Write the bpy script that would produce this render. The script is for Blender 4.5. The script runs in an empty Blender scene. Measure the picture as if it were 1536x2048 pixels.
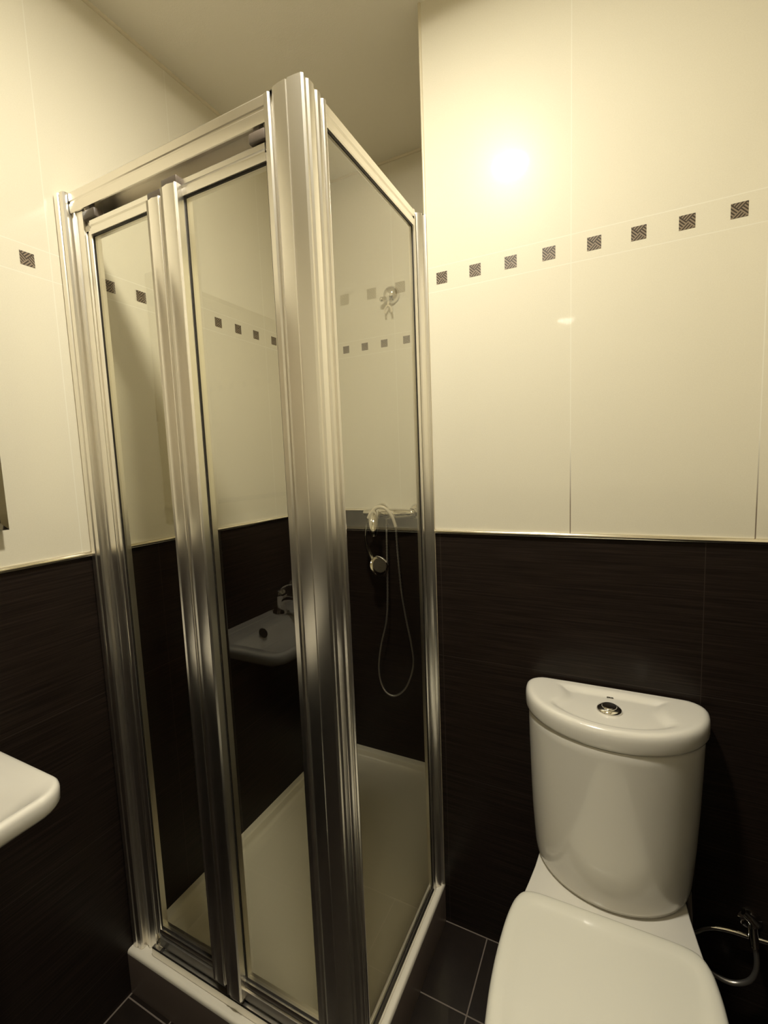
import bpy, bmesh, math, random
from mathutils import Vector, Matrix, noise
random.seed(4)
S = bpy.context.scene
COL = S.collection
PI = math.pi

# ------------------------------------------------------------------ camera
cam_d = bpy.data.cameras.new('camera')
cam = bpy.data.objects.new('camera', cam_d); COL.objects.link(cam)
cam.matrix_world = Matrix((
    (0.8939221603697886, -0.011675775759199924, 0.44807013676458163, 1.1330897325),
    (0.44650574224887385, 0.11059952394842293, -0.8879191221283413, 0.0),
    (-0.039189199259391315, 0.9937964688822369, 0.10408066630553736, 1.3696290039),
    (0, 0, 0, 1)))
cam_d.sensor_fit = 'HORIZONTAL'; cam_d.sensor_width = 36.0
cam_d.lens = 921.5116 * 36.0 / 1536.0
cam_d.clip_start = 0.02
S.camera = cam

# ------------------------------------------------------------------ world, exposure
w = bpy.data.worlds.new('world'); S.world = w; w.use_nodes = True
w.node_tree.nodes['Background'].inputs[0].default_value = (0.0, 0.0, 0.0, 1)
w.node_tree.nodes['Background'].inputs[1].default_value = 0.0
S.view_settings.view_transform = 'Standard'; S.view_settings.look = 'None'
S.view_settings.gamma = 1.0; S.view_settings.use_curve_mapping = False
S.view_settings.exposure = 2.85
LAMP = Vector((0.770, 0.487, 2.457)); LAMP_R = 0.062; LAMP_POWER = 78.0
LAMP_COLOR = (1.0, 0.945, 0.80)

# ------------------------------------------------------------------ room numbers (metres)
YT, YB, XC = 1.1763, 1.6671, 0.688          # toilet wall, alcove back wall, outer corner
XR, YE = 1.56, -0.62                        # right wall, entry wall
ZC, ZB = 2.485, 1.1813                      # ceiling, border
ZU, ZL, ZS = 1.8653, 1.8044, 1.8357         # decor strip
TW, SQP = 0.354, 0.0864                     # tile width, pitch of the small squares
X1, YA, XB = 1.0376, 0.643, 0.3694          # joints on toilet, left, back wall
ZTOP, ZTRAY = 1.995, 0.126

# ------------------------------------------------------------------ material helpers
def new_mat(name):
    m = bpy.data.materials.new(name); m.use_nodes = True
    return m, m.node_tree, m.node_tree.nodes['Principled BSDF']

def simple(name, color, rough=0.4, metal=0.0, coat=0.0, bump=0.0, bscale=60, ior=1.5, croughness=0.03, aniso=0.0):
    m, t, b = new_mat(name)
    b.inputs['Base Color'].default_value = (*color, 1)
    b.inputs['Roughness'].default_value = rough
    b.inputs['Metallic'].default_value = metal
    b.inputs['Coat Weight'].default_value = coat
    b.inputs['Coat Roughness'].default_value = croughness
    b.inputs['IOR'].default_value = ior
    b.inputs['Anisotropic'].default_value = aniso
    if bump:
        n = t.nodes.new('ShaderNodeTexNoise'); n.inputs['Scale'].default_value = bscale
        tc = t.nodes.new('ShaderNodeTexCoord'); t.links.new(tc.outputs['Object'], n.inputs['Vector'])
        bp = t.nodes.new('ShaderNodeBump'); bp.inputs['Strength'].default_value = bump
        bp.inputs['Distance'].default_value = 0.002
        t.links.new(n.outputs['Fac'], bp.inputs['Height']); t.links.new(bp.outputs['Normal'], b.inputs['Normal'])
    return m

class NB:
    """tiny expression builder over math nodes"""
    def __init__(s, t): s.t = t
    def m(s, op, a, b=None, c=None):
        n = s.t.nodes.new('ShaderNodeMath'); n.operation = op
        for i, v in enumerate((a, b, c)):
            if v is None: continue
            if isinstance(v, (int, float)): n.inputs[i].default_value = v
            else: s.t.links.new(v, n.inputs[i])
        return n.outputs[0]
    def near(s, x, c, half):                 # 1 where |x-c| < half
        return s.m('LESS_THAN', s.m('ABSOLUTE', s.m('SUBTRACT', x, c)), half)
    def joint(s, u, off, period, half):      # 1 near off + n*period
        a = s.m('FLOORED_MODULO', s.m('ADD', u, period * 0.5 - off), period)
        return s.near(a, period * 0.5, half)
    def mix(s, f, a, b):
        n = s.t.nodes.new('ShaderNodeMix'); n.data_type = 'RGBA'
        s.t.links.new(f, n.inputs[0]) if not isinstance(f, (int, float)) else None
        for i, v in ((6, a), (7, b)):
            if isinstance(v, tuple): n.inputs[i].default_value = (*v, 1)
            else: s.t.links.new(v, n.inputs[i])
        return n.outputs[2]

def noise_tex(t, vec, scale, detail=3, rough=0.55):
    n = t.nodes.new('ShaderNodeTexNoise'); n.inputs['Scale'].default_value = scale
    n.inputs['Detail'].default_value = detail; n.inputs['Roughness'].default_value = rough
    t.links.new(vec, n.inputs['Vector']); return n.outputs['Fac']

def wall_material(name, axis, beige_off, dark_off, dirt=0.0):
    m, t, b = new_mat(name); q = NB(t)
    geo = t.nodes.new('ShaderNodeNewGeometry'); sep = t.nodes.new('ShaderNodeSeparateXYZ')
    t.links.new(geo.outputs['Position'], sep.inputs[0])
    u = sep.outputs['X'] if axis == 'x' else sep.outputs['Y']; z = sep.outputs['Z']
    lower = q.m('LESS_THAN', z, ZB)
    # cream tiles: fine speckle
    sp = noise_tex(t, geo.outputs['Position'], 420, 2, 0.7)
    cl = noise_tex(t, geo.outputs['Position'], 6, 3)
    cream = q.mix(q.m('MULTIPLY', sp, 1.0), (0.70, 0.645, 0.50), (0.80, 0.75, 0.61))
    cream = q.mix(q.m('MULTIPLY', cl, 0.35), cream, (0.79, 0.735, 0.585))
    jb = q.m('MAXIMUM', q.joint(u, beige_off, TW, 0.0011),
             q.m('MAXIMUM', q.near(z, ZU, 0.0011), q.near(z, ZL, 0.0011)))
    gcol = q.mix(cl, (0.84, 0.80, 0.67), (0.80, 0.755, 0.625))
    if dirt:                                  # grime in the lower upright joints
        g_ = q.m('MINIMUM', q.m('MAXIMUM', q.m('MULTIPLY', q.m('SUBTRACT', 1.40, z), 6.0), 0.0), dirt)
        gcol = q.mix(g_, gcol, (0.16, 0.11, 0.07))
    top = q.mix(jb, cream, gcol)
    # dark tiles: long horizontal linen streaks
    cmb = t.nodes.new('ShaderNodeCombineXYZ')
    t.links.new(q.m('MULTIPLY', u, 5.0), cmb.inputs[0]); t.links.new(q.m('MULTIPLY', z, 260.0), cmb.inputs[2])
    st = noise_tex(t, cmb.outputs[0], 1.0, 3, 0.6)
    streak = q.m('POWER', st, 2.0)
    dark = q.mix(streak, (0.005, 0.0032, 0.0024), (0.050, 0.034, 0.026))
    jd = q.m('MAXIMUM', q.joint(u, dark_off, 0.60, 0.0008), q.joint(z, 0.830, 0.354, 0.0008))
    low = q.mix(jd, dark, (0.035, 0.027, 0.021))
    t.links.new(q.mix(lower, top, low), b.inputs['Base Color'])
    rough = q.m('ADD', q.m('MULTIPLY', lower, 0.10), 0.32)
    t.links.new(rough, b.inputs['Roughness']); b.inputs['Specular IOR Level'].default_value = 0.14
    t.links.new(q.m('ADD', q.m('MULTIPLY', lower, -0.70), 0.85), b.inputs['Coat Weight'])
    t.links.new(q.m('ADD', q.m('MULTIPLY', lower, 0.20), 0.035), b.inputs['Coat Roughness'])
    # relief: joints sunk, streaks, speckle
    h = q.m('ADD', q.m('MULTIPLY', q.m('MAXIMUM', q.m('MULTIPLY', jb, q.m('SUBTRACT', 1.0, lower)), q.m('MULTIPLY', jd, lower)), -1.0),
            q.m('ADD', q.m('MULTIPLY', q.m('MULTIPLY', st, lower), 0.6), q.m('MULTIPLY', sp, 0.04)))
    bp = t.nodes.new('ShaderNodeBump'); bp.inputs['Strength'].default_value = 0.35; bp.inputs['Distance'].default_value = 0.0008
    t.links.new(h, bp.inputs['Height']); t.links.new(bp.outputs['Normal'], b.inputs['Normal'])
    return m

def decor_material(name, axis, off):
    """small square insert with a pinwheel of ribs, repeated with the squares"""
    m, t, b = new_mat(name); q = NB(t)
    uvn = t.nodes.new('ShaderNodeUVMap'); uvn.uv_map = 'UVMap'
    sep = t.nodes.new('ShaderNodeSeparateXYZ'); t.links.new(uvn.outputs[0], sep.inputs[0])
    px = q.m('SUBTRACT', sep.outputs[0], 0.5); pz = q.m('SUBTRACT', sep.outputs[1], 0.5)
    a = q.m('ADD', px, pz); c = q.m('SUBTRACT', px, pz)
    quad = q.m('GREATER_THAN', q.m('MULTIPLY', a, c), 0.0)
    s = q.m('ADD', q.m('MULTIPLY', a, quad), q.m('MULTIPLY', c, q.m('SUBTRACT', 1.0, quad)))
    rib = q.m('MULTIPLY_ADD', q.m('SINE', q.m('MULTIPLY', s, 26.0)), 0.5, 0.5)
    t.links.new(q.mix(rib, (0.018, 0.011, 0.007), (0.30, 0.235, 0.165)), b.inputs['Base Color'])
    b.inputs['Metallic'].default_value = 0.1; b.inputs['Roughness'].default_value = 0.4
    bp = t.nodes.new('ShaderNodeBump'); bp.inputs['Strength'].default_value = 0.2; bp.inputs['Distance'].default_value = 0.0004
    t.links.new(rib, bp.inputs['Height']); t.links.new(bp.outputs['Normal'], b.inputs['Normal'])
    return m

def floor_material():
    m, t, b = new_mat('dark_floor_tile'); q = NB(t)
    geo = t.nodes.new('ShaderNodeNewGeometry'); sep = t.nodes.new('ShaderNodeSeparateXYZ')
    t.links.new(geo.outputs['Position'], sep.inputs[0])
    n = noise_tex(t, geo.outputs['Position'], 40, 4)
    base = q.mix(n, (0.006, 0.004, 0.003), (0.022, 0.014, 0.010))
    x, y = sep.outputs['X'], sep.outputs['Y']
    j = q.m('MAXIMUM', q.joint(x, 0.8185, 0.333, 0.0016), q.joint(y, 0.969, 0.333, 0.0016))
    edge = q.m('MAXIMUM', q.m('GREATER_THAN', y, YT - 0.0035), q.m('LESS_THAN', x, 0.0045))
    j = q.m('MAXIMUM', j, edge)
    t.links.new(q.mix(j, base, (0.20, 0.165, 0.14)), b.inputs['Base Color'])
    b.inputs['Roughness'].default_value = 0.35; b.inputs['Coat Weight'].default_value = 0.2
    bp = t.nodes.new('ShaderNodeBump'); bp.inputs['Strength'].default_value = 0.4; bp.inputs['Distance'].default_value = 0.001
    t.links.new(q.m('MULTIPLY', j, -1.0), bp.inputs['Height']); t.links.new(bp.outputs['Normal'], b.inputs['Normal'])
    return m

def glass_material():
    """thin clear safety glass, slightly olive; reflects on its outer faces"""
    m = bpy.data.materials.new('shower_glass'); m.use_nodes = True; t = m.node_tree
    t.nodes.clear(); q = NB(t)
    out = t.nodes.new('ShaderNodeOutputMaterial')
    tr = t.nodes.new('ShaderNodeBsdfTransparent'); tr.inputs[0].default_value = (0.968, 0.966, 0.925, 1)
    gl = t.nodes.new('ShaderNodeBsdfGlossy'); gl.inputs['Roughness'].default_value = 0.0
    gl.inputs[0].default_value = (0.97, 0.97, 0.95, 1)
    fr = t.nodes.new('ShaderNodeFresnel'); fr.inputs[0].default_value = 1.55
    geo = t.nodes.new('ShaderNodeNewGeometry')
    f = q.m('MULTIPLY', q.m('MULTIPLY', fr.outputs[0], 1.3), q.m('SUBTRACT', 1.0, geo.outputs['Backfacing']))
    f = q.m('MINIMUM', f, 1.0)
    mx = t.nodes.new('ShaderNodeMixShader'); t.links.new(f, mx.inputs[0])
    t.links.new(tr.outputs[0], mx.inputs[1]); t.links.new(gl.outputs[0], mx.inputs[2])
    t.links.new(mx.outputs[0], out.inputs[0])
    return m

def aluminium(name, color, rough):
    """polished aluminium with faint vertical drawing lines"""
    m, t, b = new_mat(name); q = NB(t)
    b.inputs['Base Color'].default_value = (*color, 1); b.inputs['Metallic'].default_value = 1.0
    b.inputs['Roughness'].default_value = rough
    geo = t.nodes.new('ShaderNodeNewGeometry'); mp = t.nodes.new('ShaderNodeMapping')
    mp.inputs['Scale'].default_value = (900, 900, 1.0)
    t.links.new(geo.outputs['Position'], mp.inputs[0])
    n = noise_tex(t, mp.outputs[0], 1.0, 2)
    bp = t.nodes.new('ShaderNodeBump'); bp.inputs['Strength'].default_value = 0.12; bp.inputs['Distance'].default_value = 0.0003
    t.links.new(n, bp.inputs['Height']); t.links.new(bp.outputs['Normal'], b.inputs['Normal'])
    return m

M = {}
M['wall_left'] = wall_material('wall_tile_left', 'y', YA, 0.847)
M['wall_back'] = wall_material('wall_tile_back', 'x', XB, 0.10)
M['wall_toilet'] = wall_material('wall_tile_toilet', 'x', X1, 1.308, 0.9)
M['wall_side'] = wall_material('wall_tile_side', 'y', 0.10, 0.30)
M['decor'] = decor_material('ribbed_decor_insert', 'x', 0)
M['floor'] = floor_material()
M['ceiling'] = simple('ceiling_paint', (0.84, 0.79, 0.66), 0.55, bump=0.15, bscale=300)
M['glass'] = glass_material()
M['alu'] = aluminium('polished_aluminium', (0.88, 0.85, 0.79), 0.28)
M['alu2'] = aluminium('satin_aluminium', (0.85, 0.81, 0.74), 0.30)
M['chrome'] = simple('chrome', (0.86, 0.84, 0.80), 0.06, 1.0)
M['trim_metal'] = simple('trim_metal', (0.85, 0.80, 0.68), 0.18, 1.0)
M['ceramic'] = simple('white_ceramic', (0.78, 0.745, 0.665), 0.24, coat=0.8, croughness=0.05)
M['seat'] = simple('seat_plastic', (0.78, 0.755, 0.655), 0.32, coat=0.35, croughness=0.10)
M['acrylic'] = simple('tray_acrylic', (0.82, 0.765, 0.64), 0.33, coat=0.3, croughness=0.15)
M['skirt'] = simple('taupe_tray_skirt', (0.20, 0.155, 0.13), 0.35, coat=0.2)  # darker taupe tone for the tray's outer upright faces
M['rubber'] = simple('dark_gasket', (0.014, 0.010, 0.007), 0.5)
M['plastic'] = simple('taupe_plastic', (0.085, 0.066, 0.05), 0.4)
M['print'] = simple('dark_print', (0.03, 0.022, 0.012), 0.5)
M['braid'] = simple('braided_steel', (0.52, 0.49, 0.45), 0.32, 0.9)
M['mirror'] = simple('mirror_glass', (0.62, 0.58, 0.52), 0.03, 1.0)
M['mirror_edge'] = simple('mirror_bevel', (0.42, 0.37, 0.31), 0.12, 1.0)
M['cream_plastic'] = simple('cream_plastic', (0.72, 0.64, 0.47), 0.3, coat=0.3)
M['sprayface'] = simple('spray_face', (0.07, 0.058, 0.04), 0.4)
M['caulk'] = simple('white_caulk', (0.45, 0.40, 0.33), 0.5)
def emit(name, color, strength):
    m = bpy.data.materials.new(name); m.use_nodes = True; t = m.node_tree; t.nodes.clear()
    o = t.nodes.new('ShaderNodeOutputMaterial'); e = t.nodes.new('ShaderNodeEmission')
    e.inputs[0].default_value = (*color, 1); e.inputs[1].default_value = strength
    # lens throws its light downward: output falls towards the horizontal
    q = NB(t); g = t.nodes.new('ShaderNodeNewGeometry'); sp_ = t.nodes.new('ShaderNodeSeparateXYZ')
    t.links.new(g.outputs['Incoming'], sp_.inputs[0])
    dn = q.m('MAXIMUM', q.m('MULTIPLY', sp_.outputs['Z'], -1.0), 0.0)
    t.links.new(q.m('MULTIPLY', q.m('POWER', dn, 0.42), strength), e.inputs[1])
    t.links.new(e.outputs[0], o.inputs[0]); return m
M['lamp'] = emit('lamp_glow', LAMP_COLOR, LAMP_POWER)

# ------------------------------------------------------------------ object helpers
def link(name, bm, mats, parent=None, smooth=None, label=None):
    bmesh.ops.recalc_face_normals(bm, faces=bm.faces[:])
    me = bpy.data.meshes.new(name); bm.to_mesh(me); bm.free()
    for m in (mats if isinstance(mats, (list, tuple)) else [mats]): me.materials.append(m)
    if smooth is not None:
        me.shade_smooth(); me.set_sharp_from_angle(angle=math.radians(smooth))
    o = bpy.data.objects.new(name, me); COL.objects.link(o)
    if parent:
        o.parent = parent
        o.matrix_parent_inverse = parent.matrix_world.inverted() if False else Matrix.Translation(-parent.location)
    if label: o['label'] = label
    return o

def thing(name, label, cat, loc=(0, 0, 0), group=None):
    o = bpy.data.objects.new(name, None); COL.objects.link(o); o.location = loc
    o.empty_display_size = 0.05; o['label'] = label; o['category'] = cat
    if group: o['group'] = group
    return o

def tag(o, label, cat, group=None):
    o['label'] = label; o['category'] = cat
    if group: o['group'] = group
    return o

def struct(o, label, cat='wall'):
    o['kind'] = 'structure'; o['label'] = label; o['category'] = cat
    return o

def box(bm, x0, x1, y0, y1, z0, z1, bev=0.0, seg=2, mat=0):
    vs = [bm.verts.new((x, y, z)) for x in (x0, x1) for y in (y0, y1) for z in (z0, z1)]
    idx = [(0, 1, 3, 2), (4, 6, 7, 5), (0, 4, 5, 1), (2, 3, 7, 6), (0, 2, 6, 4), (1, 5, 7, 3)]
    fs = [bm.faces.new([vs[i] for i in f]) for f in idx]
    for f in fs: f.material_index = mat
    if bev:
        es = list({e for f in fs for e in f.edges})
        bmesh.ops.bevel(bm, geom=es, offset=bev, segments=seg, profile=0.5, affect='EDGES')

def prism(bm, poly, a0, a1, axis='z', bev=0.0):
    """extrude a 2D outline: axis z -> (x,y); axis x -> (y,z); axis y -> (x,z)"""
    def P(p, a):
        return {'z': (p[0], p[1], a), 'x': (a, p[0], p[1]), 'y': (p[0], a, p[1])}[axis]
    lo = [bm.verts.new(P(p, a0)) for p in poly]; hi = [bm.verts.new(P(p, a1)) for p in poly]
    n = len(poly)
    for i in range(n): bm.faces.new((lo[i], lo[(i + 1) % n], hi[(i + 1) % n], hi[i]))
    f1 = bm.faces.new(lo[::-1]); f2 = bm.faces.new(hi)
    bmesh.ops.triangulate(bm, faces=[f1, f2])

def loft(bm, loops, cap0=True, cap1=True, closed=True, mat=0):
    vs = [[bm.verts.new(p) for p in L] for L in loops]
    n = len(loops[0])
    for a, b in zip(vs, vs[1:]):
        for i in range(n if closed else n - 1):
            f = bm.faces.new((a[i], a[(i + 1) % n], b[(i + 1) % n], b[i])); f.material_index = mat
    if cap0: bm.faces.new(vs[0][::-1]).material_index = mat
    if cap1: bm.faces.new(vs[-1]).material_index = mat
    return vs

def lathe(bm, prof, origin, direction=(0, 0, 1), seg=40, mat=0):
    """prof: list of (radius, height along direction)"""
    d = Vector(direction).normalized(); a = d.orthogonal().normalized(); b = d.cross(a); o = Vector(origin)
    loops = []
    for r, h in prof:
        r = max(r, 1e-5)
        loops.append([o + d * h + (a * math.cos(2 * PI * k / seg) + b * math.sin(2 * PI * k / seg)) * r for k in range(seg)])
    loft(bm, loops, mat=mat)

def spline(pts, n=8):
    pts = [Vector(p) for p in pts]; out = []
    for i in range(len(pts) - 1):
        p0 = pts[max(i - 1, 0)]; p1 = pts[i]; p2 = pts[i + 1]; p3 = pts[min(i + 2, len(pts) - 1)]
        for k in range(n):
            t = k / n
            out.append(0.5 * ((2 * p1) + (p2 - p0) * t + (2 * p0 - 5 * p1 + 4 * p2 - p3) * t * t + (3 * p1 - p0 - 3 * p2 + p3) * t ** 3))
    out.append(pts[-1]); return out

def tube(bm, pts, rad, seg=14, squash=None, mat=0):
    """swept round tube; rad number or function of 0..1; squash=(fa,fb)"""
    pts = [Vector(p) for p in pts]; n = len(pts); loops = []
    t0 = (pts[1] - pts[0]).normalized(); up = t0.orthogonal().normalized()
    for i, p in enumerate(pts):
        t = (pts[min(i + 1, n - 1)] - pts[max(i - 1, 0)]).normalized()
        up = (up - t * up.dot(t)).normalized(); sd = t.cross(up)
        r = rad(i / (n - 1)) if callable(rad) else rad
        loops.append([p + (up * math.cos(2 * PI * k / seg) + sd * math.sin(2 * PI * k / seg)) * r for k in range(seg)])
    loft(bm, loops, mat=mat)

def sphere(bm, c, r, scale=(1, 1, 1), seg=28, rings=18, mat=0):
    r0 = bmesh.ops.create_uvsphere(bm, u_segments=seg, v_segments=rings, radius=r)
    for v in r0['verts']:
        v.co = Vector((v.co.x * scale[0], v.co.y * scale[1], v.co.z * scale[2])) + Vector(c)

# ------------------------------------------------------------------ the room
def wall_with_inserts(name, bx, axis, plane, centres, sign, mats, label, lo, hi):
    """solid wall box plus the thin ribbed square inserts of its decor strip in the same mesh"""
    bm = bmesh.new(); uv = bm.loops.layers.uv.new('UVMap')
    box(bm, *bx)
    h = 0.0142
    for c in centres:
        for i in range(4):
            u = c + (i - 1.5) * SQP
            if u - h < lo or u + h > hi: continue
            P = []
            for du, dz in ((-h, -h), (h, -h), (h, h), (-h, h)):
                P.append((u + du, plane + sign * 0.0004, ZS + dz) if axis == 'x' else (plane + sign * 0.0004, u + du, ZS + dz))
            f = bm.faces.new([bm.verts.new(p) for p in P]); f.material_index = 1
            for lp, co in zip(f.loops, ((0, 0), (1, 0), (1, 1), (0, 1))): lp[uv].uv = co
    return struct(link(name, bm, mats), label)

T = 0.12
wall_with_inserts('wall_left', (-T, 0, YE - T, YB + T, 0, ZC), 'y', 0.0,
                  [YA + TW * (k + 0.5) for k in range(-5, 3)], 1, [M['wall_left'], M['decor']],
                  'tiled wall on the left, cream above and dark brown below', YE, YB)
wall_with_inserts('wall_back', (0, XC, YB, YB + T, 0, ZC), 'x', YB,
                  [XB + TW * (k + 0.5) for k in range(-2, 2)], -1, [M['wall_back'], M['decor']],
                  'tiled back wall of the shower recess', 0, XC)
wall_with_inserts('wall_right_of_shower', (XC, XR, YT, YB + T, 0, ZC), 'x', YT,
                  [X1 + TW * (k + 0.5) for k in range(-1, 2)], -1, [M['wall_toilet'], M['decor']],
                  'tiled wall behind the toilet, cream above and dark brown below', XC + 0.004, XR)
wall_with_inserts('wall_right', (XR, XR + T, YE - T, YB + T, 0, ZC), 'y', XR,
                  [0.1 + TW * (k + 0.5) for k in range(-3, 4)], -1, [M['wall_side'], M['decor']],
                  'tiled side wall at the right', YE, YT)
wall_with_inserts('wall_entry', (0, XR, YE - T, YE, 0, ZC), 'x', YE,
                  [0.1 + TW * (k + 0.5) for k in range(0, 5)], 1, [M['wall_toilet'], M['decor']],
                  'tiled wall on the entry side', 0, XR)
bm = bmesh.new(); box(bm, -T, XR + T, YE - T, YB + T, -0.1, 0)
struct(link('floor', bm, M['floor']), 'dark tiled floor with pale grout lines', 'floor')
bm = bmesh.new(); box(bm, -T, XR + T, YE - T, YB + T, ZC, ZC + 0.1)
struct(link('ceiling', bm, M['ceiling']), 'plain cream painted ceiling', 'ceiling')
# cove line of filler between wall and ceiling
def rod_x(bm, x0, x1, y, z, r): tube(bm, [(x0, y, z), (x1, y, z)], r, 10)
def rod_y(bm, y0, y1, x, z, r): tube(bm, [(x, y0, z), (x, y1, z)], r, 10)
bm = bmesh.new(); rod_y(bm, YE, YB, 0, ZC, 0.007); rod_x(bm, 0, XC, YB, ZC, 0.007)
struct(link('trim_1', bm, M['cream_plastic'], smooth=60), 'pale filler line along the ceiling edge', 'trim')
# bright metal bead between cream and dark tiles
def bead(name, a, b, axis, plane, sign, lab):
    bm = bmesh.new()
    prof = [(0, -0.006), (0.0045, -0.006), (0.007, -0.004), (0.0075, 0.0), (0.006, 0.004), (0.002, 0.006), (0, 0.006)]
    if axis == 'x': prism(bm, [(plane + sign * p, ZB + z) for p, z in prof], a, b, 'x')
    else: prism(bm, [(plane + sign * p, ZB + z) for p, z in prof], a, b, 'y')
    struct(link(name, bm, M['trim_metal'], smooth=50), lab, 'trim')
bead('trim_2', YE, 0.662, 'y', 0.0, 1, 'metal bead on the left wall outside the shower')
bead('trim_3', 0.702, YB, 'y', 0.0, 1, 'metal bead on the left wall inside the shower')
bead('trim_4', 0.008, XC, 'x', YB, -1, 'metal bead on the back wall of the shower')
bead('trim_5', XC + 0.006, XR, 'x', YT, -1, 'metal bead on the wall behind the toilet')
bead('trim_6', YE, YT, 'y', XR, -1, 'metal bead on the right side wall')
bead('trim_7', 0.008, XR, 'x', YE, 1, 'metal bead on the entry side wall')
bm = bmesh.new()
tube(bm, [(XC + 0.002, YT + 0.001, 0.0), (XC + 0.002, YT + 0.001, ZC)], 0.004, 20)
struct(link('trim_8', bm, M['cream_plastic'], smooth=60), 'rounded corner bead on the wall edge beside the shower', 'trim')

# ------------------------------------------------------------------ ceiling lamp (just above the frame)
lamp = thing('ceiling_lamp', 'round glowing downlight in the ceiling, seen reflected in the cream tiles above the toilet', 'lamp', (LAMP.x, LAMP.y, ZC))
bm = bmesh.new(); lathe(bm, [(0.0, 0.0), (0.078, 0.0), (0.078, 0.004), (0.074, 0.016), (0.064, 0.030), (0.058, 0.032), (0.0, 0.022)], (LAMP.x, LAMP.y, ZC - 0.0001), (0, 0, -1))
link('trim_ring', bm, M['alu2'], lamp, 40)
bm = bmesh.new(); sphere(bm, LAMP, LAMP_R, (1, 1, 0.62))
link('bulb_lens', bm, M['lamp'], lamp, 180, label='glowing frosted lens')

# ------------------------------------------------------------------ shower tray
X_T, Y_T = 0.695, 0.646
bm = bmesh.new()
XI = XC - 0.001
def ring(o, x1, xc, y0, yb, z):
    """L-shaped outline; o = distance in from the walls"""
    return [(o, y0, z), (x1, y0, z), (x1, YT - 0.001, z), (xc, YT - 0.001, z), (xc, yb, z), (o, yb, z)]
YBI = YB - 0.001
L = [ring(0.001, X_T, XI, Y_T, YBI, 0.0), ring(0.001, X_T, XI, Y_T, YBI, ZTRAY - 0.010), ring(0.001, X_T - 0.001, XI, Y_T + 0.001, YBI, ZTRAY - 0.005),
     ring(0.001, X_T - 0.004, XI, Y_T + 0.004, YBI, ZTRAY - 0.001), ring(0.001, X_T - 0.009, XI - 0.001, Y_T + 0.009, YBI, ZTRAY)]
def inner(d, z):
    return [(d, Y_T + 0.045 + d, z), (X_T - 0.02 - d, Y_T + 0.045 + d, z), (X_T - 0.02 - d, YT, z), (X_T - 0.02 - d, YT, z), (X_T - 0.02 - d, YB - d, z), (d, YB - d, z)]
for d, z in ((0.018, ZTRAY), (0.022, ZTRAY - 0.002), (0.026, ZTRAY - 0.008), (0.030, ZTRAY - 0.019), (0.036, ZTRAY - 0.026), (0.050, ZTRAY - 0.031), (0.075, ZTRAY - 0.033), (0.12, ZTRAY - 0.034)):
    L.append(inner(d, z))
loft(bm, L)
bmesh.ops.remove_doubles(bm, verts=bm.verts[:], dist=0.00005)
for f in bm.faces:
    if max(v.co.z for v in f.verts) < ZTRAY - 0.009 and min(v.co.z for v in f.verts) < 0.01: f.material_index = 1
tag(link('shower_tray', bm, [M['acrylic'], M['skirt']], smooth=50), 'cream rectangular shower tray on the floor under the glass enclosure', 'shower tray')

# ------------------------------------------------------------------ shower enclosure
E = thing('shower_enclosure', 'polished aluminium and glass shower enclosure with folding door and fixed side panel', 'shower enclosure', (0.35, 0.68, ZTRAY))
D = 0.012
def P2(pts): return [(x, y + D) for x, y in pts]
# corner post
post = [(.598, .670), (.598, .660), (.600, .6575), (.609, .6565), (.612, .659), (.6125, .6635), (.618, .6635), (.619, .657), (.624, .6535),
        (.636, .6515), (.6505, .6508), (.6515, .6525), (.654, .6525), (.655, .6508), (.668, .6515), (.680, .653), (.6835, .656),
        (.6805, .662), (.6805, .666), (.684, .669), (.6845, .676), (.684, .683), (.680, .685), (.6795, .692), (.683, .695), (.684, .701),
        (.682, .706), (.679, .708), (.6785, .713), (.682, .7145), (.6835, .718), (.6825, .7215), (.664, .7215), (.660, .715), (.660, .690), (.640, .686), (.604, .686), (.598, .682)]
bm = bmesh.new(); prism(bm, P2(post), ZTRAY + 0.001, ZTOP - 0.004)
link('corner_post', bm, M['alu'], E, 25)
# profile on the left wall
jamb = [(.001, .690), (.001, .654), (.004, .650), (.019, .649), (.0205, .652), (.023, .652), (.0245, .650), (.035, .651), (.038, .655), (.038, .666),
        (.047, .666), (.049, .663), (.053, .663), (.055, .666), (.074, .667), (.076, .670), (.076, .690)]
bm = bmesh.new(); prism(bm, P2(jamb), ZTRAY + 0.001, ZTOP)
link('wall_profile', bm, M['alu'], E, 25, label='aluminium profile screwed to the left wall')
# top track: hollow, open below
trk = [(y + .012, z) for y, z in [(.662, 1.9515), (.6605, 1.956), (.6605, 1.970), (.662, 1.972), (.662, 1.975), (.6605, 1.977), (.6605, 1.992), (.663, 1.9955), (.700, 1.9955), (.703, 1.992),
       (.703, 1.9515), (.700, 1.9515), (.700, 1.975), (.665, 1.975), (.665, 1.9515)]]
bm = bmesh.new(); prism(bm, trk, 0.040, 0.604, 'x')
link('top_track', bm, M['alu2'], E, 25)
# bottom track
btr = [(.665, .1275), (.665, .149), (.667, .152), (.675, .152), (.6765, .146), (.680, .146), (.6815, .152), (.700, .152), (.702, .150), (.702, .1275)]
bm = bmesh.new(); prism(bm, btr, 0.0765, 0.604, 'x')
link('bottom_track', bm, M['alu'], E, 25)

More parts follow.
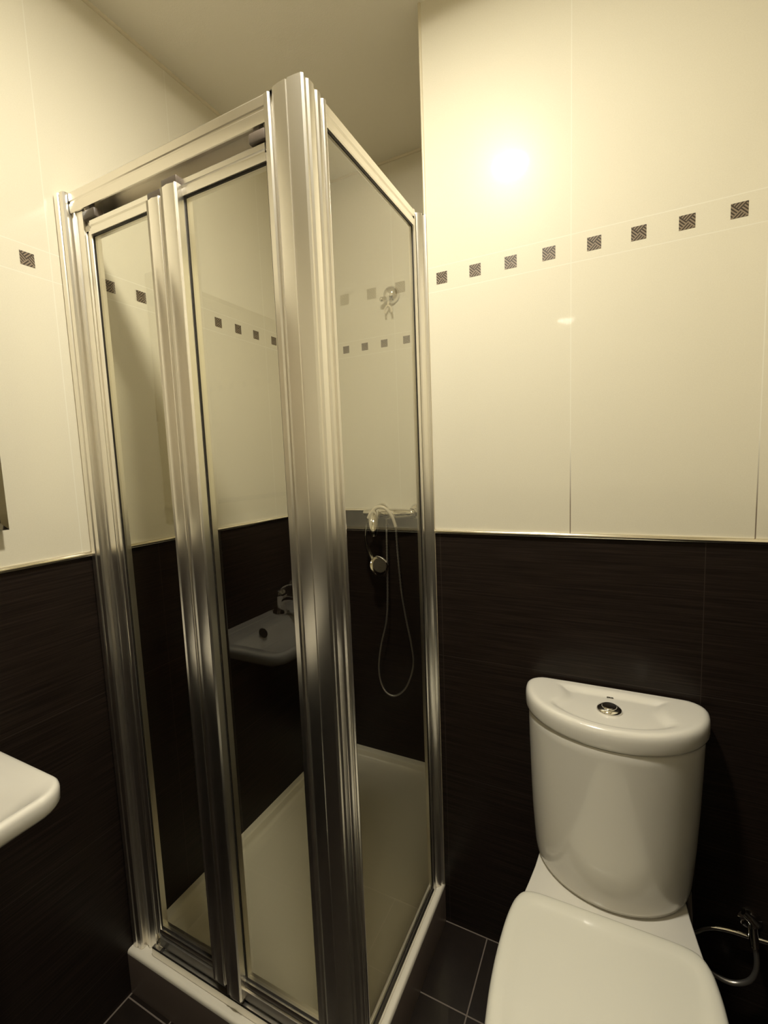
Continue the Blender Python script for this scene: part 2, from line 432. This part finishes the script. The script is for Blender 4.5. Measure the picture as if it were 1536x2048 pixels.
def door_leaf(x0, x1, xl, xr, wide_left, zt, zb, yo):
    """x0..x1 leaf, xl..xr its glass"""
    bm = bmesh.new()
    def stile(a, b, y0):
        wd = b - a; yb_ = .699
        if wd > 0.03:
            pr = [(a, y0 + .004), (a + .002, y0), (a + .006, y0 + .0015), (a + wd * .5, y0 - .001), (b - .006, y0 + .0015), (b - .002, y0), (b, y0 + .004), (b, yb_), (a, yb_)]
        else:
            pr = [(a, y0 + .006), (a + .003, y0 + .006), (a + .004, y0 + .009), (a + wd * .5, y0 + .009), (a + wd * .5 + .001, y0 + .006), (b - .001, y0 + .006), (b, y0 + .008), (b, yb_), (a, yb_)]
        prism(bm, pr, zb, zt)
    stile(x0, xl, yo if wide_left else .672)
    stile(xr, x1, yo if not wide_left else .672)
    top = [(.676, 1.893), (.675, 1.897), (.675, 1.905), (.678, 1.907), (.678, 1.910), (.675, 1.912), (.675, 1.921), (.677, 1.923), (.698, 1.923), (.698, 1.893)]
    prism(bm, top, xl - .0005, xr + .0005, 'x')
    bot = [(.676, .204), (.675, .201), (.675, .192), (.678, .190), (.678, .184), (.674, .182), (.673, .160), (.676, .158), (.698, .158), (.698, .204)]
    prism(bm, bot, xl - .0005, xr + .0005, 'x')
    o = link('door_panel', bm, M['alu'], E, 25)
    g = bmesh.new(); box(g, xl, xr, .684, .689, .200, 1.896)
    go = link('glass_pane', g, M['glass'], o)
    k = bmesh.new(); s = .0022
    for a, b, c, d in ((xl, xl + s, .204, 1.893), (xr - s, xr, .204, 1.893)): box(k, a, b, .680, .6835, c, d)
    box(k, xl + s, xr - s, .680, .6835, 1.8905, 1.893); box(k, xl + s, xr - s, .680, .6835, .204, .2065)
    ko = link('gasket', k, M['rubber'], o, label='thin dark seal around the glass')
    for c in (go, ko): c.matrix_parent_inverse = Matrix.Identity(4)
    for c in (go, ko): c.matrix_parent_inverse = Matrix.Translation(-E.location)
    for c in (go, ko): c.matrix_parent_inverse = (Matrix.Translation(E.location) @ o.matrix_parent_inverse).inverted()
    a, b = (x0, xl) if wide_left else (xr, x1)
    for z0, z1, ins in ((zt, zt + .015, .001), (zb - .012, zb, .004)):
        caps = bmesh.new(); box(caps, a + ins, b - ins, yo + .004, .698, z0, z1, .002)
        co = link('end_cap', caps, M['plastic'], o, 30, label='taupe plastic cap')
        co.matrix_parent_inverse = (Matrix.Translation(E.location) @ o.matrix_parent_inverse).inverted()
    return o
door_leaf(.079, .337, .101, .298, False, 1.903, .178, .664)
door_leaf(.345, .603, .388, .592, True, 1.912, .166, .660)
bm = bmesh.new(); box(bm, .3375, .3445, .670, .696, .17, 1.915)
link('fold_seal', bm, M['rubber'], E, label='black rubber strip between the two door leaves')
for (a, b, c) in ((.082, .125, 0), (.560, .596, 0)):
    bm = bmesh.new(); box(bm, a, b, .672, .694, 1.9255, 1.944, .003); box(bm, a + .008, a + .022, .676, .690, 1.944, 1.974, .002)
    link('pivot_block', bm, M['plastic'], E, 30)
bm = bmesh.new(); box(bm, .108, .113, .664, .678, .1525, .157, .001)
link('track_stop', bm, M['rubber'], E)
# fixed side panel
sj = [(.662, 1.128), (.6755, 1.126), (.6785, 1.128), (.6785, 1.136), (.676, 1.139), (.676, 1.144), (.673, 1.145), (.673, 1.148), (.679, 1.150),
      (.684, 1.154), (.688, 1.158), (.688, 1.162), (.6855, 1.165), (.690, 1.168), (.694, 1.1695), (.694, 1.1712), (.686, 1.1712), (.686, 1.1755), (.658, 1.1755), (.658, 1.150)]
bm = bmesh.new(); prism(bm, sj, ZTRAY + 0.001, ZTOP)
link('wall_profile', bm, M['alu'], E, 25, label='aluminium profile at the wall edge beside the toilet')
srl = [(.678, 1.955), (.680, 1.957), (.680, 1.969), (.677, 1.971), (.677, 1.974), (.680, 1.976), (.680, 1.990), (.677, 1.993), (.664, 1.993), (.664, 1.955)]
bm = bmesh.new(); prism(bm, srl, .7335, 1.1275, 'y'); link('side_top_rail', bm, M['alu2'], E, 25)
sbr = [(.679, .1275), (.679, .140), (.676, .143), (.6745, .150), (.666, .150), (.663, .143), (.660, .138), (.660, .1275)]
bm = bmesh.new(); prism(bm, sbr, .7335, 1.1275, 'y'); link('side_bottom_rail', bm, M['alu'], E, 25)
bm = bmesh.new(); box(bm, .6665, .6725, .7325, 1.1285, .150, 1.956)
link('side_glass', bm, M['glass'], E, label='fixed clear glass side pane')
bm = bmesh.new()
box(bm, .673, .676, 1.1225, 1.1255, .152, 1.954); box(bm, .673, .676, .7335, 1.1225, 1.9515, 1.9545); box(bm, .673, .6755, .7335, 1.1225, .1505, .154)
link('side_gasket', bm, M['rubber'], E, label='thin dark seal around the side glass')
bm = bmesh.new(); box(bm, .6725, .6752, 1.1442, 1.1492, ZTRAY + .002, ZTOP - .004)
link('seal_strip', bm, M['rubber'], E)

# ------------------------------------------------------------------ shower mixer on the back wall
MX = thing('shower_mixer', 'chrome shower mixer tap on the back wall inside the glass', 'shower mixer', (.36, YB, 1.175))
for x in (.285, .440):
    bm = bmesh.new(); lathe(bm, [(0, 0), (.034, 0), (.034, .003), (.031, .010), (.024, .018), (.016, .023), (.015, .030), (.015, .050), (.018, .052), (.018, .060), (0, .060)], (x, YB - .0005, 1.178), (0, -1, 0))
    link('wall_flange', bm, M['chrome'], MX, 40)
bm = bmesh.new()
pts = spline([(.235, YB - .066, 1.176), (.27, YB - .066, 1.177), (.32, YB - .068, 1.176), (.36, YB - .066, 1.175), (.41, YB - .062, 1.177), (.455, YB - .060, 1.179)], 8)
tube(bm, pts, lambda t: .009 + .015 * math.sin(PI * min(1, max(0, t * 1.02))) ** .6 * .95, 24)
link('mixer_body', bm, M['chrome'], MX, 60)
bm = bmesh.new(); lathe(bm, [(0, 0), (.023, 0), (.024, .012), (.022, .026), (.015, .034), (0, .036)], (.298, YB - .066, 1.176), (0, -1, -.1)); link('cartridge_cap', bm, M['chrome'], MX, 50)
bm = bmesh.new()
pts = spline([(.305, YB - .098, 1.185), (.309, YB - .118, 1.172), (.313, YB - .134, 1.147), (.318, YB - .146, 1.118), (.324, YB - .152, 1.098)], 8)
tube(bm, pts, lambda t: .011 + .009 * math.sin(PI * t) if t < .8 else .0163 - (t - .8) * .05, 20); link('lever', bm, M['chrome'], MX, 60)
bm = bmesh.new(); lathe(bm, [(0, 0), (.010, 0), (.010, .022), (.012, .023), (.012, .034), (0, .034)], (.334, YB - .066, 1.158), (0, 0, -1)); link('hose_outlet', bm, M['chrome'], MX, 40)
# hand shower hooked over the mixer
HS = thing('hand_shower', 'chrome hand shower hooked over the mixer with its spray head hanging down', 'hand shower', (.31, 1.575, 1.19))
hp = [(.381, 1.585, 1.128), (.372, 1.574, 1.168), (.348, 1.566, 1.200), (.317, 1.560, 1.204), (.288, 1.558, 1.178), (.270, 1.562, 1.143), (.261, 1.562, 1.093), (.262, 1.566, 1.053), (.274, 1.570, 1.012), (.288, 1.573, .990)]
sp = spline(hp, 8); k = len(sp)
bm = bmesh.new(); tube(bm, sp[:int(k * .52)], lambda t: .0062 + .001 * t, 16); link('arch', bm, M['cream_plastic'], HS, 60, label='pale curved connector')
bm = bmesh.new(); tube(bm, sp[int(k * .50):], lambda t: .0066 + .004 * t, 16); link('handle', bm, M['chrome'], HS, 60)
hd = Vector((.70, -.50, .35)).normalized(); hc = Vector((.306, 1.573, .972))
bm = bmesh.new(); lathe(bm, [(0, -.020), (.016, -.017), (.029, -.008), (.037, .001), (.039, .007), (.035, .010), (0, .010)], hc, hd); link('spray_head', bm, M['chrome'], HS, 50)
bm = bmesh.new(); lathe(bm, [(0, .0102), (.029, .0102), (.028, .013), (0, .0135)], hc, hd)
ax = hd.orthogonal().normalized(); bx_ = hd.cross(ax)
for rr, nn in ((.008, 6), (.016, 12), (.024, 18)):
    for i in range(nn):
        c = hc + hd * .0128 + (ax * math.cos(2 * PI * i / nn) + bx_ * math.sin(2 * PI * i / nn)) * rr
        lathe(bm, [(0, 0), (.0015, 0), (.001, .0018), (0, .0018)], c, hd, 8)
link('nozzle_face', bm, M['sprayface'], HS, 40, label='grey dotted nozzle face')
# hose
hz = [(.334, YB - .066, 1.124), (.333, 1.60, 1.08), (.331, 1.60, .971), (.326, 1.60, .829), (.316, 1.60, .735), (.289, 1.60, .637), (.275, 1.60, .55), (.279, 1.60, .486), (.302, 1.60, .440), (.340, 1.60, .430),
      (.384, 1.60, .463), (.415, 1.60, .522), (.430, 1.60, .590), (.422, 1.60, .666), (.404, 1.60, .762), (.389, 1.598, .875), (.383, 1.592, 1.014), (.381, 1.585, 1.126)]
bm = bmesh.new(); P = spline(hz, 40); n = len(P)
tube(bm, P, lambda t: .0039 + .0005 * math.sin(t * n * 1.6), 10)
tag(link('shower_hose', bm, M['braid'], smooth=60), 'flexible metal shower hose hanging in a long loop below the mixer', 'hose')
# wall bracket for the hand shower
HB = thing('hand_shower_bracket', 'round chrome bracket with a forked holder high on the back wall of the shower', 'bracket', (.362, YB, 2.0))
bm = bmesh.new(); lathe(bm, [(0, 0), (.031, 0), (.0325, .006), (.032, .013), (.028, .023), (.020, .031), (.010, .035), (0, .036)], (.364, YB - .0005, 2.006), (0, -1, 0)); link('flange', bm, M['chrome'], HB, 180)
bm = bmesh.new(); tube(bm, spline([(.352, YB - .018, 1.994), (.344, YB - .028, 1.990), (.338, YB - .034, 1.988)], 6), .009, 18); sphere(bm, (.336, YB - .036, 1.987), .0095); link('knob', bm, M['chrome'], HB, 180)
bm = bmesh.new()
for s in (-1, 1):
    tube(bm, spline([(.357, YB - .022, 1.980), (.357, YB - .026, 1.966), (.357 + s * .009, YB - .028, 1.957), (.357 + s * .0135, YB - .028, 1.946), (.357 + s * .013, YB - .026, 1.936)], 6), .0040, 12)
link('fork', bm, M['cream_plastic'], HB, 60, label='pale forked holder')

# ------------------------------------------------------------------ toilet
TO = thing('toilet', 'white ceramic toilet with closed seat and curved cistern beside the shower', 'toilet', (1.13, 0.9, 0))
CX, YBK = 1.130, 1.165
def dshape(hw, d, z, cx=CX, yb=YBK, n=64, rc=.03, pw=2.0):
    """D outline: straight back, half-ellipse front; starts at back right, counter-clockwise"""
    pts = []
    nf = n * 3 // 4; nbk = n - nf
    for i in range(nf + 1):
        a = PI * i / nf
        ca, sa = math.cos(a), math.sin(a)
        x = cx + hw * (abs(ca) ** (2 / pw)) * (1 if ca >= 0 else -1)
        y = yb - rc - (d - rc) * sa ** (2 / pw)
        pts.append((x, y, z))
    # rounded back corner left, straight back, rounded corner right
    m = 5
    for i in range(1, m + 1):
        a = PI / 2 * i / m; pts.append((cx - hw + rc * (1 - math.cos(a)), yb - rc + rc * math.sin(a), z))
    for i in range(1, 6): pts.append((cx - hw + rc + (2 * hw - 2 * rc) * i / 6, yb, z))
    for i in range(0, m):
        a = PI / 2 * (1 - i / m); pts.append((cx + hw - rc * (1 - math.cos(a)), yb - rc + rc * math.sin(a), z))
    return pts
# cistern body
LZ = .012
bm = bmesh.new(); L = []
for hw, d, z in ((.140, .145, .3985), (.155, .165, .3995), (.1625, .174, .404), (.1665, .178, .416), (.1685, .180, .434), (.171, .182, .47), (.1745, .185, .52),
                 (.178, .187, .60), (.181, .188, .69), (.1825, .189, .75), (.182, .189, .769), (.180, .187, .7725)):
    L.append(dshape(hw, d, z))
loft(bm, L); link('cistern', bm, M['ceramic'], TO, 50)
# cistern lid
bm = bmesh.new(); L = []; HWL, DL = .190, .194
for hw, d, z in ((.177, .182, .7625), (.185, .189, .7625), (.1885, .193, .7645), (HWL, DL, .769), (HWL, DL, .788), (.189, .193, .7955), (.1865, .1905, .8015), (.182, .187, .8050), (.176, .184, .8065)):
    L.append(dshape(hw, d, z + LZ, yb=YBK + .002))
base = dshape(.176, .184, .8065 + LZ, yb=YBK + .002); cc = (CX, 1.085)
def lid_z(x, y):
    yy = (y - 1.105)
    xb = .106 + 8.0 * yy * yy
    def ss(t): t = min(1, max(0, t)); return t * t * (3 - 2 * t)
    ins = ss((xb - abs(x - CX)) / .026)
    back = ss((YBK - .012 - y) / .020)
    # distance to front ellipse edge
    r = math.hypot((x - CX) / .176, (y - (YBK + .002 - .03)) / .154) if y < YBK - .028 else abs(x - CX) / .176
    front = ss((.93 - r) / .12)
    return .8065 + LZ - .0095 * ins * back * front
for s in [1 - i / 26 for i in range(1, 27)]:
    s = max(s, 0.004)
    L.append([(cc[0] + (p[0] - cc[0]) * s, cc[1] + (p[1] - cc[1]) * s, lid_z(cc[0] + (p[0] - cc[0]) * s, cc[1] + (p[1] - cc[1]) * s)) for p in base])
loft(bm, L); lid = link('cistern_lid', bm, M['ceramic'], TO, 60)
def sub(o, p): o.matrix_parent_inverse = (Matrix.Translation(TO.location) @ p.matrix_parent_inverse).inverted(); return o
bm = bmesh.new(); lathe(bm, [(0, 0), (.026, 0), (.0265, .002), (.024, .0065), (.019, .0085), (.0175, .0075), (0, .0075)], (1.127, 1.077, .7970 + LZ), (0, 0, 1), 48)
bt = link('flush_button', bm, M['chrome'], TO, 50)
bm = bmesh.new(); lathe(bm, [(0, .0076), (.0155, .0076), (.016, .0095), (.0145, .0115), (.008, .0105), (0, .0100)], (1.127, 1.077, .7970 + LZ), (0, 0, 1), 48)
c = link('button_cap', bm, M['chrome'], bt, 60); c.matrix_parent_inverse = (Matrix.Translation(TO.location) @ bt.matrix_parent_inverse).inverted()
fc = bpy.data.curves.new('logo_text', 'FONT'); fc.body = 'gala'; fc.size = .0095; fc.extrude = .0002; fc.align_x = 'CENTER'; fc.space_character = 1.0; fc.offset = 0.0003
fo = bpy.data.objects.new('logo_text_curve', fc); COL.objects.link(fo); bpy.context.view_layer.update()
me = bpy.data.meshes.new_from_object(fo.evaluated_get(bpy.context.evaluated_depsgraph_get())); bpy.data.objects.remove(fo)
me.materials.append(M['print']) if not me.materials else me.materials.__setitem__(0, M['print'])
lg = bpy.data.objects.new('logo_text', me); COL.objects.link(lg); lg.parent = TO
lg.location = Vector((1.128, 1.133, .8103)) - TO.location; lg['label'] = 'tiny dark printed maker mark'

# pan
def pan_loop(hw, yf, yb, z, pw=2.4, cx=1.127):
    cy = yf + (yb - yf) * .42; pts = []
    for i in range(64):
        a = 2 * PI * i / 64; ca, sa = math.cos(a), math.sin(a)
        ry = (yb - cy) if sa > 0 else (cy - yf); e = 2 / (pw if sa <= 0 else 5.0)
        pts.append((cx + hw * abs(ca) ** (2 / (2.3 if sa <= 0 else 4.5)) * (1 if ca >= 0 else -1), cy + ry * abs(sa) ** e * (1 if sa >= 0 else -1), z))
    return pts
def deck_loop(sc, z, sink=0.0):
    """top of the pan: narrow under the cistern, widening to the bowl"""
    half = [(.150, 1.160), (.153, 1.10), (.157, 1.05), (.164, 1.00), (.172, .95), (.178, .90), (.181, .84), (.182, .78), (.178, .71), (.166, .64), (.145, .58), (.112, .535), (.070, .508), (.030, .500)]
    pts = [(1.128 + w_ * sc, 0.83 + (y - .83) * (sc if y < .83 else 1 - (1 - sc) * .15), z) for w_, y in half]
    pts += [(1.128 - w_ * sc, 0.83 + (y - .83) * (sc if y < .83 else 1 - (1 - sc) * .15), z) for w_, y in half[::-1]]
    return pts
bm = bmesh.new()
L = [deck_loop(s_, z_) for s_, z_ in ((.55, .0), (.56, .02), (.54, .06), (.56, .12), (.64, .19), (.78, .26), (.90, .32), (.965, .36), (.992, .378), (1.0, .386), (.998, .393), (.990, .3968), (.975, .3980))]
loft(bm, L); link('pan', bm, M['ceramic'], TO, 60)
# seat ring and cover
def cover_loop(sc, z, ext=0.0):
    half = [(.085, .942), (.125, .941), (.148, .938), (.163, .930), (.172, .915), (.178, .895), (.1835, .855), (.186, .80), (.1855, .75), (.182, .70), (.174, .64), (.158, .585), (.130, .535), (.090, .502), (.045, .487)]
    c0 = (1.126, .72)
    full = [(1.126 + w_, y) for w_, y in half] + [(1.126 - w_, y) for w_, y in half[::-1]]
    full = [(1.126 + .0, .9425)] + full[:15] + [(1.126, .483)] + full[15:]
    out = []
    for x, y in full:
        d = math.hypot(x - c0[0], y - c0[1]); k = max(0.0, (d - sc) / d)
        out.append((c0[0] + (x - c0[0]) * k, c0[1] + (y - c0[1]) * k, z))
    return out
def smooth_loop(pts, n=4):
    m = len(pts); out = []
    for i in range(m):
        p0, p1, p2, p3 = (Vector(pts[(i + j) % m]) for j in (-1, 0, 1, 2))
        for k_ in range(n):
            t = k_ / n
            out.append(0.5 * ((2 * p1) + (p2 - p0) * t + (2 * p0 - 5 * p1 + 4 * p2 - p3) * t * t + (3 * p1 - p0 - 3 * p2 + p3) * t ** 3))
    return out
bm = bmesh.new()
L = [smooth_loop(cover_loop(s_, z_)) for s_, z_ in ((.010, .3985), (.004, .400), (.002, .406), (.003, .4205), (.008, .4225))]
loft(bm, L); link('seat_ring', bm, M['seat'], TO, 60)
bm = bmesh.new()
L = [smooth_loop(cover_loop(s_, z_)) for s_, z_ in ((.008, .4235), (.003, .4240), (.0005, .4265), (.0, .4305), (.0015, .4360), (.005, .4405), (.010, .4432), (.016, .4445), (.024, .4447), (.030, .4440),
     (.036, .4425), (.042, .4412), (.052, .4408), (.08, .4410), (.12, .4418), (.16, .4425), (.23, .4428))]
loft(bm, L); link('seat_cover', bm, M['seat'], TO, 60)

# ------------------------------------------------------------------ angle valve and hoses at the right
V = thing('angle_valve', 'small dark chrome stop valve low on the wall right of the toilet', 'valve', (1.412, YT, .33))
bm = bmesh.new(); lathe(bm, [(0, 0), (.022, 0), (.022, .003), (.012, .007), (.009, .012), (.009, .030), (0, .030)], (1.412, YT - .0005, .330), (0, -1, 0)); link('escutcheon', bm, M['chrome'], V, 40)
bm = bmesh.new(); lathe(bm, [(0, 0), (.008, 0), (.009, .008), (.009, .040), (.0095, .042), (.0095, .060), (0, .060)], (1.415, 1.142, .298), (-.12, 0, 1), 24); link('valve_body', bm, M['chrome'], V, 40)
bm = bmesh.new(); tube(bm, [(1.392, 1.140, .372), (1.404, 1.140, .362), (1.414, 1.138, .352)], lambda t: .006 + .004 * t, 16); link('valve_handle', bm, M['chrome'], V, 60)
hs = [(1.415, 1.142, .298), (1.419, 1.141, .275), (1.419, 1.140, .244), (1.410, 1.140, .216), (1.392, 1.140, .198), (1.370, 1.139, .192), (1.345, 1.139, .197), (1.318, 1.138, .212), (1.300, 1.136, .240), (1.296, 1.132, .285), (1.294, 1.128, .34), (1.290, 1.126, .4)]
bm = bmesh.new(); tube(bm, spline(hs, 16), .0052, 12)
tag(link('water_hose', bm, M['braid'], smooth=60), 'thin metal water hose looping from the stop valve to behind the toilet', 'hose')
ws = [(1.288, 1.150, .23), (1.300, 1.152, .262), (1.316, 1.152, .280), (1.326, 1.152, .290), (1.346, 1.153, .300), (1.372, 1.153, .305), (1.402, 1.153, .306), (1.437, 1.153, .308), (1.48, 1.154, .312), (1.51, 1.160, .314), (1.53, YT - .001, .314)]
bm = bmesh.new(); tube(bm, spline(ws, 16), .0048, 12)
tag(link('water_pipe', bm, M['chrome'], smooth=60), 'thin bright pipe running right from behind the toilet past the valve', 'pipe')

# ------------------------------------------------------------------ washbasin on the left wall
WB = thing('washbasin', 'white ceramic washbasin on the left wall, its corner at the left picture edge', 'washbasin', (0, .07, .84))
BX, BY0, BY1, BZ = .309, -.27, .412, .848
def basin_loop(o, z, corner=.055):
    x1, y0, y1 = BX - o, BY0 + o, BY1 - o; pts = [(.0006, y0, z)]; c_ = max(corner - o, .012)
    for i in range(9):                                  # near front corner
        a = -PI / 2 + PI / 2 * i / 8; pts.append((x1 - c_ + c_ * math.cos(a), y0 + c_ + c_ * math.sin(a), z))
    for i in range(1, 8):                               # front edge bulges slightly
        t = i / 8; yy = y0 + c_ + (y1 - y0 - 2 * c_) * t; pts.append((x1 + .012 * math.sin(PI * t), yy, z))
    for i in range(9):
        a = PI / 2 * i / 8; pts.append((x1 - c_ + c_ * math.cos(a), y1 - c_ + c_ * math.sin(a), z))
    pts.append((.0006, y1, z)); return pts
bm = bmesh.new()
L = [basin_loop(.20, .70), basin_loop(.185, .715), basin_loop(.15, .765), basin_loop(.10, .800), basin_loop(.020, .812), basin_loop(.004, .815), basin_loop(.001, .820), basin_loop(0, .838), basin_loop(.0015, .844), basin_loop(.005, .8475), basin_loop(.010, .848)]
def inner_loop(k_, z):
    """shrinks from the rim to the drain, leaving a deck by the wall"""
    base_ = basin_loop(.014, z); c0 = Vector((.170, .075)); out = []
    for x, y, _ in base_:
        x = max(x, .008 + .06 * min(1, (1 - k_) * 12)); out.append((c0.x + (x - c0.x) * k_, c0.y + (y - c0.y) * k_, z))
    return out
for k_, z in ((1.0, .8475), (.975, .846), (.94, .8425), (.88, .835), (.80, .822), (.70, .803), (.58, .780), (.45, .762), (.32, .750), (.18, .743), (.07, .741)):
    L.append(inner_loop(k_, z))
loft(bm, L); link('basin', bm, M['ceramic'], WB, 60)
bm = bmesh.new(); lathe(bm, [(0, .0), (.022, 0), (.022, .003), (.015, .004), (.013, .001), (0, .001)], (.170, .075, .7418), (0, 0, 1)); link('drain', bm, M['chrome'], WB, 40)
bm = bmesh.new(); lathe(bm, [(0, 0), (.017, 0), (.017, .002), (.012, .003), (.0115, .0008), (0, .0008)], (.093, .232, .8265), (.82, -.05, .57), 28); link('overflow', bm, M['rubber'], WB, 40, label='dark round overflow opening')
TP = thing('basin_tap', 'chrome mixer tap on the washbasin deck, reflected in the shower door glass', 'tap', (.052, .075, .846))
bm = bmesh.new(); lathe(bm, [(0, 0), (.026, 0), (.026, .004), (.022, .010), (.021, .055), (.023, .062), (.022, .078), (.014, .088), (0, .090)], (.045, .085, .8455), (.12, 0, 1), 32); link('tap_body', bm, M['chrome'], TP, 50)
bm = bmesh.new(); tube(bm, spline([(.052, .085, .885), (.085, .085, .900), (.125, .085, .900), (.155, .085, .888)], 6), lambda t: .014 - .003 * t, 18); link('spout', bm, M['chrome'], TP, 60)
bm = bmesh.new(); tube(bm, spline([(.056, .085, .934), (.075, .088, .950), (.105, .092, .962)], 6), lambda t: .010 - .003 * t, 14); sphere(bm, (.108, .092, .963), .011); link('tap_lever', bm, M['chrome'], TP, 60)

# ------------------------------------------------------------------ mirror above the washbasin
MR = thing('mirror', 'rectangular wall mirror above the washbasin, only its lower corner showing at the left edge', 'mirror', (0, .1, 1.6))
bm = bmesh.new(); box(bm, .001, .026, -.30, .490, 1.266, 1.90, .001, 1); link('mirror_backing', bm, M['mirror_edge'], MR, 30)
bm = bmesh.new()
o_ = [(-.30, 1.266), (.490, 1.266), (.490, 1.90), (-.30, 1.90)]; i_ = [(-.285, 1.281), (.475, 1.281), (.475, 1.885), (-.285, 1.885)]
loft(bm, [[(.0262, a, b) for a, b in o_], [(.0275, a, b) for a, b in o_], [(.031, a, b) for a, b in i_]])
link('mirror_glass', bm, M['mirror'], MR)
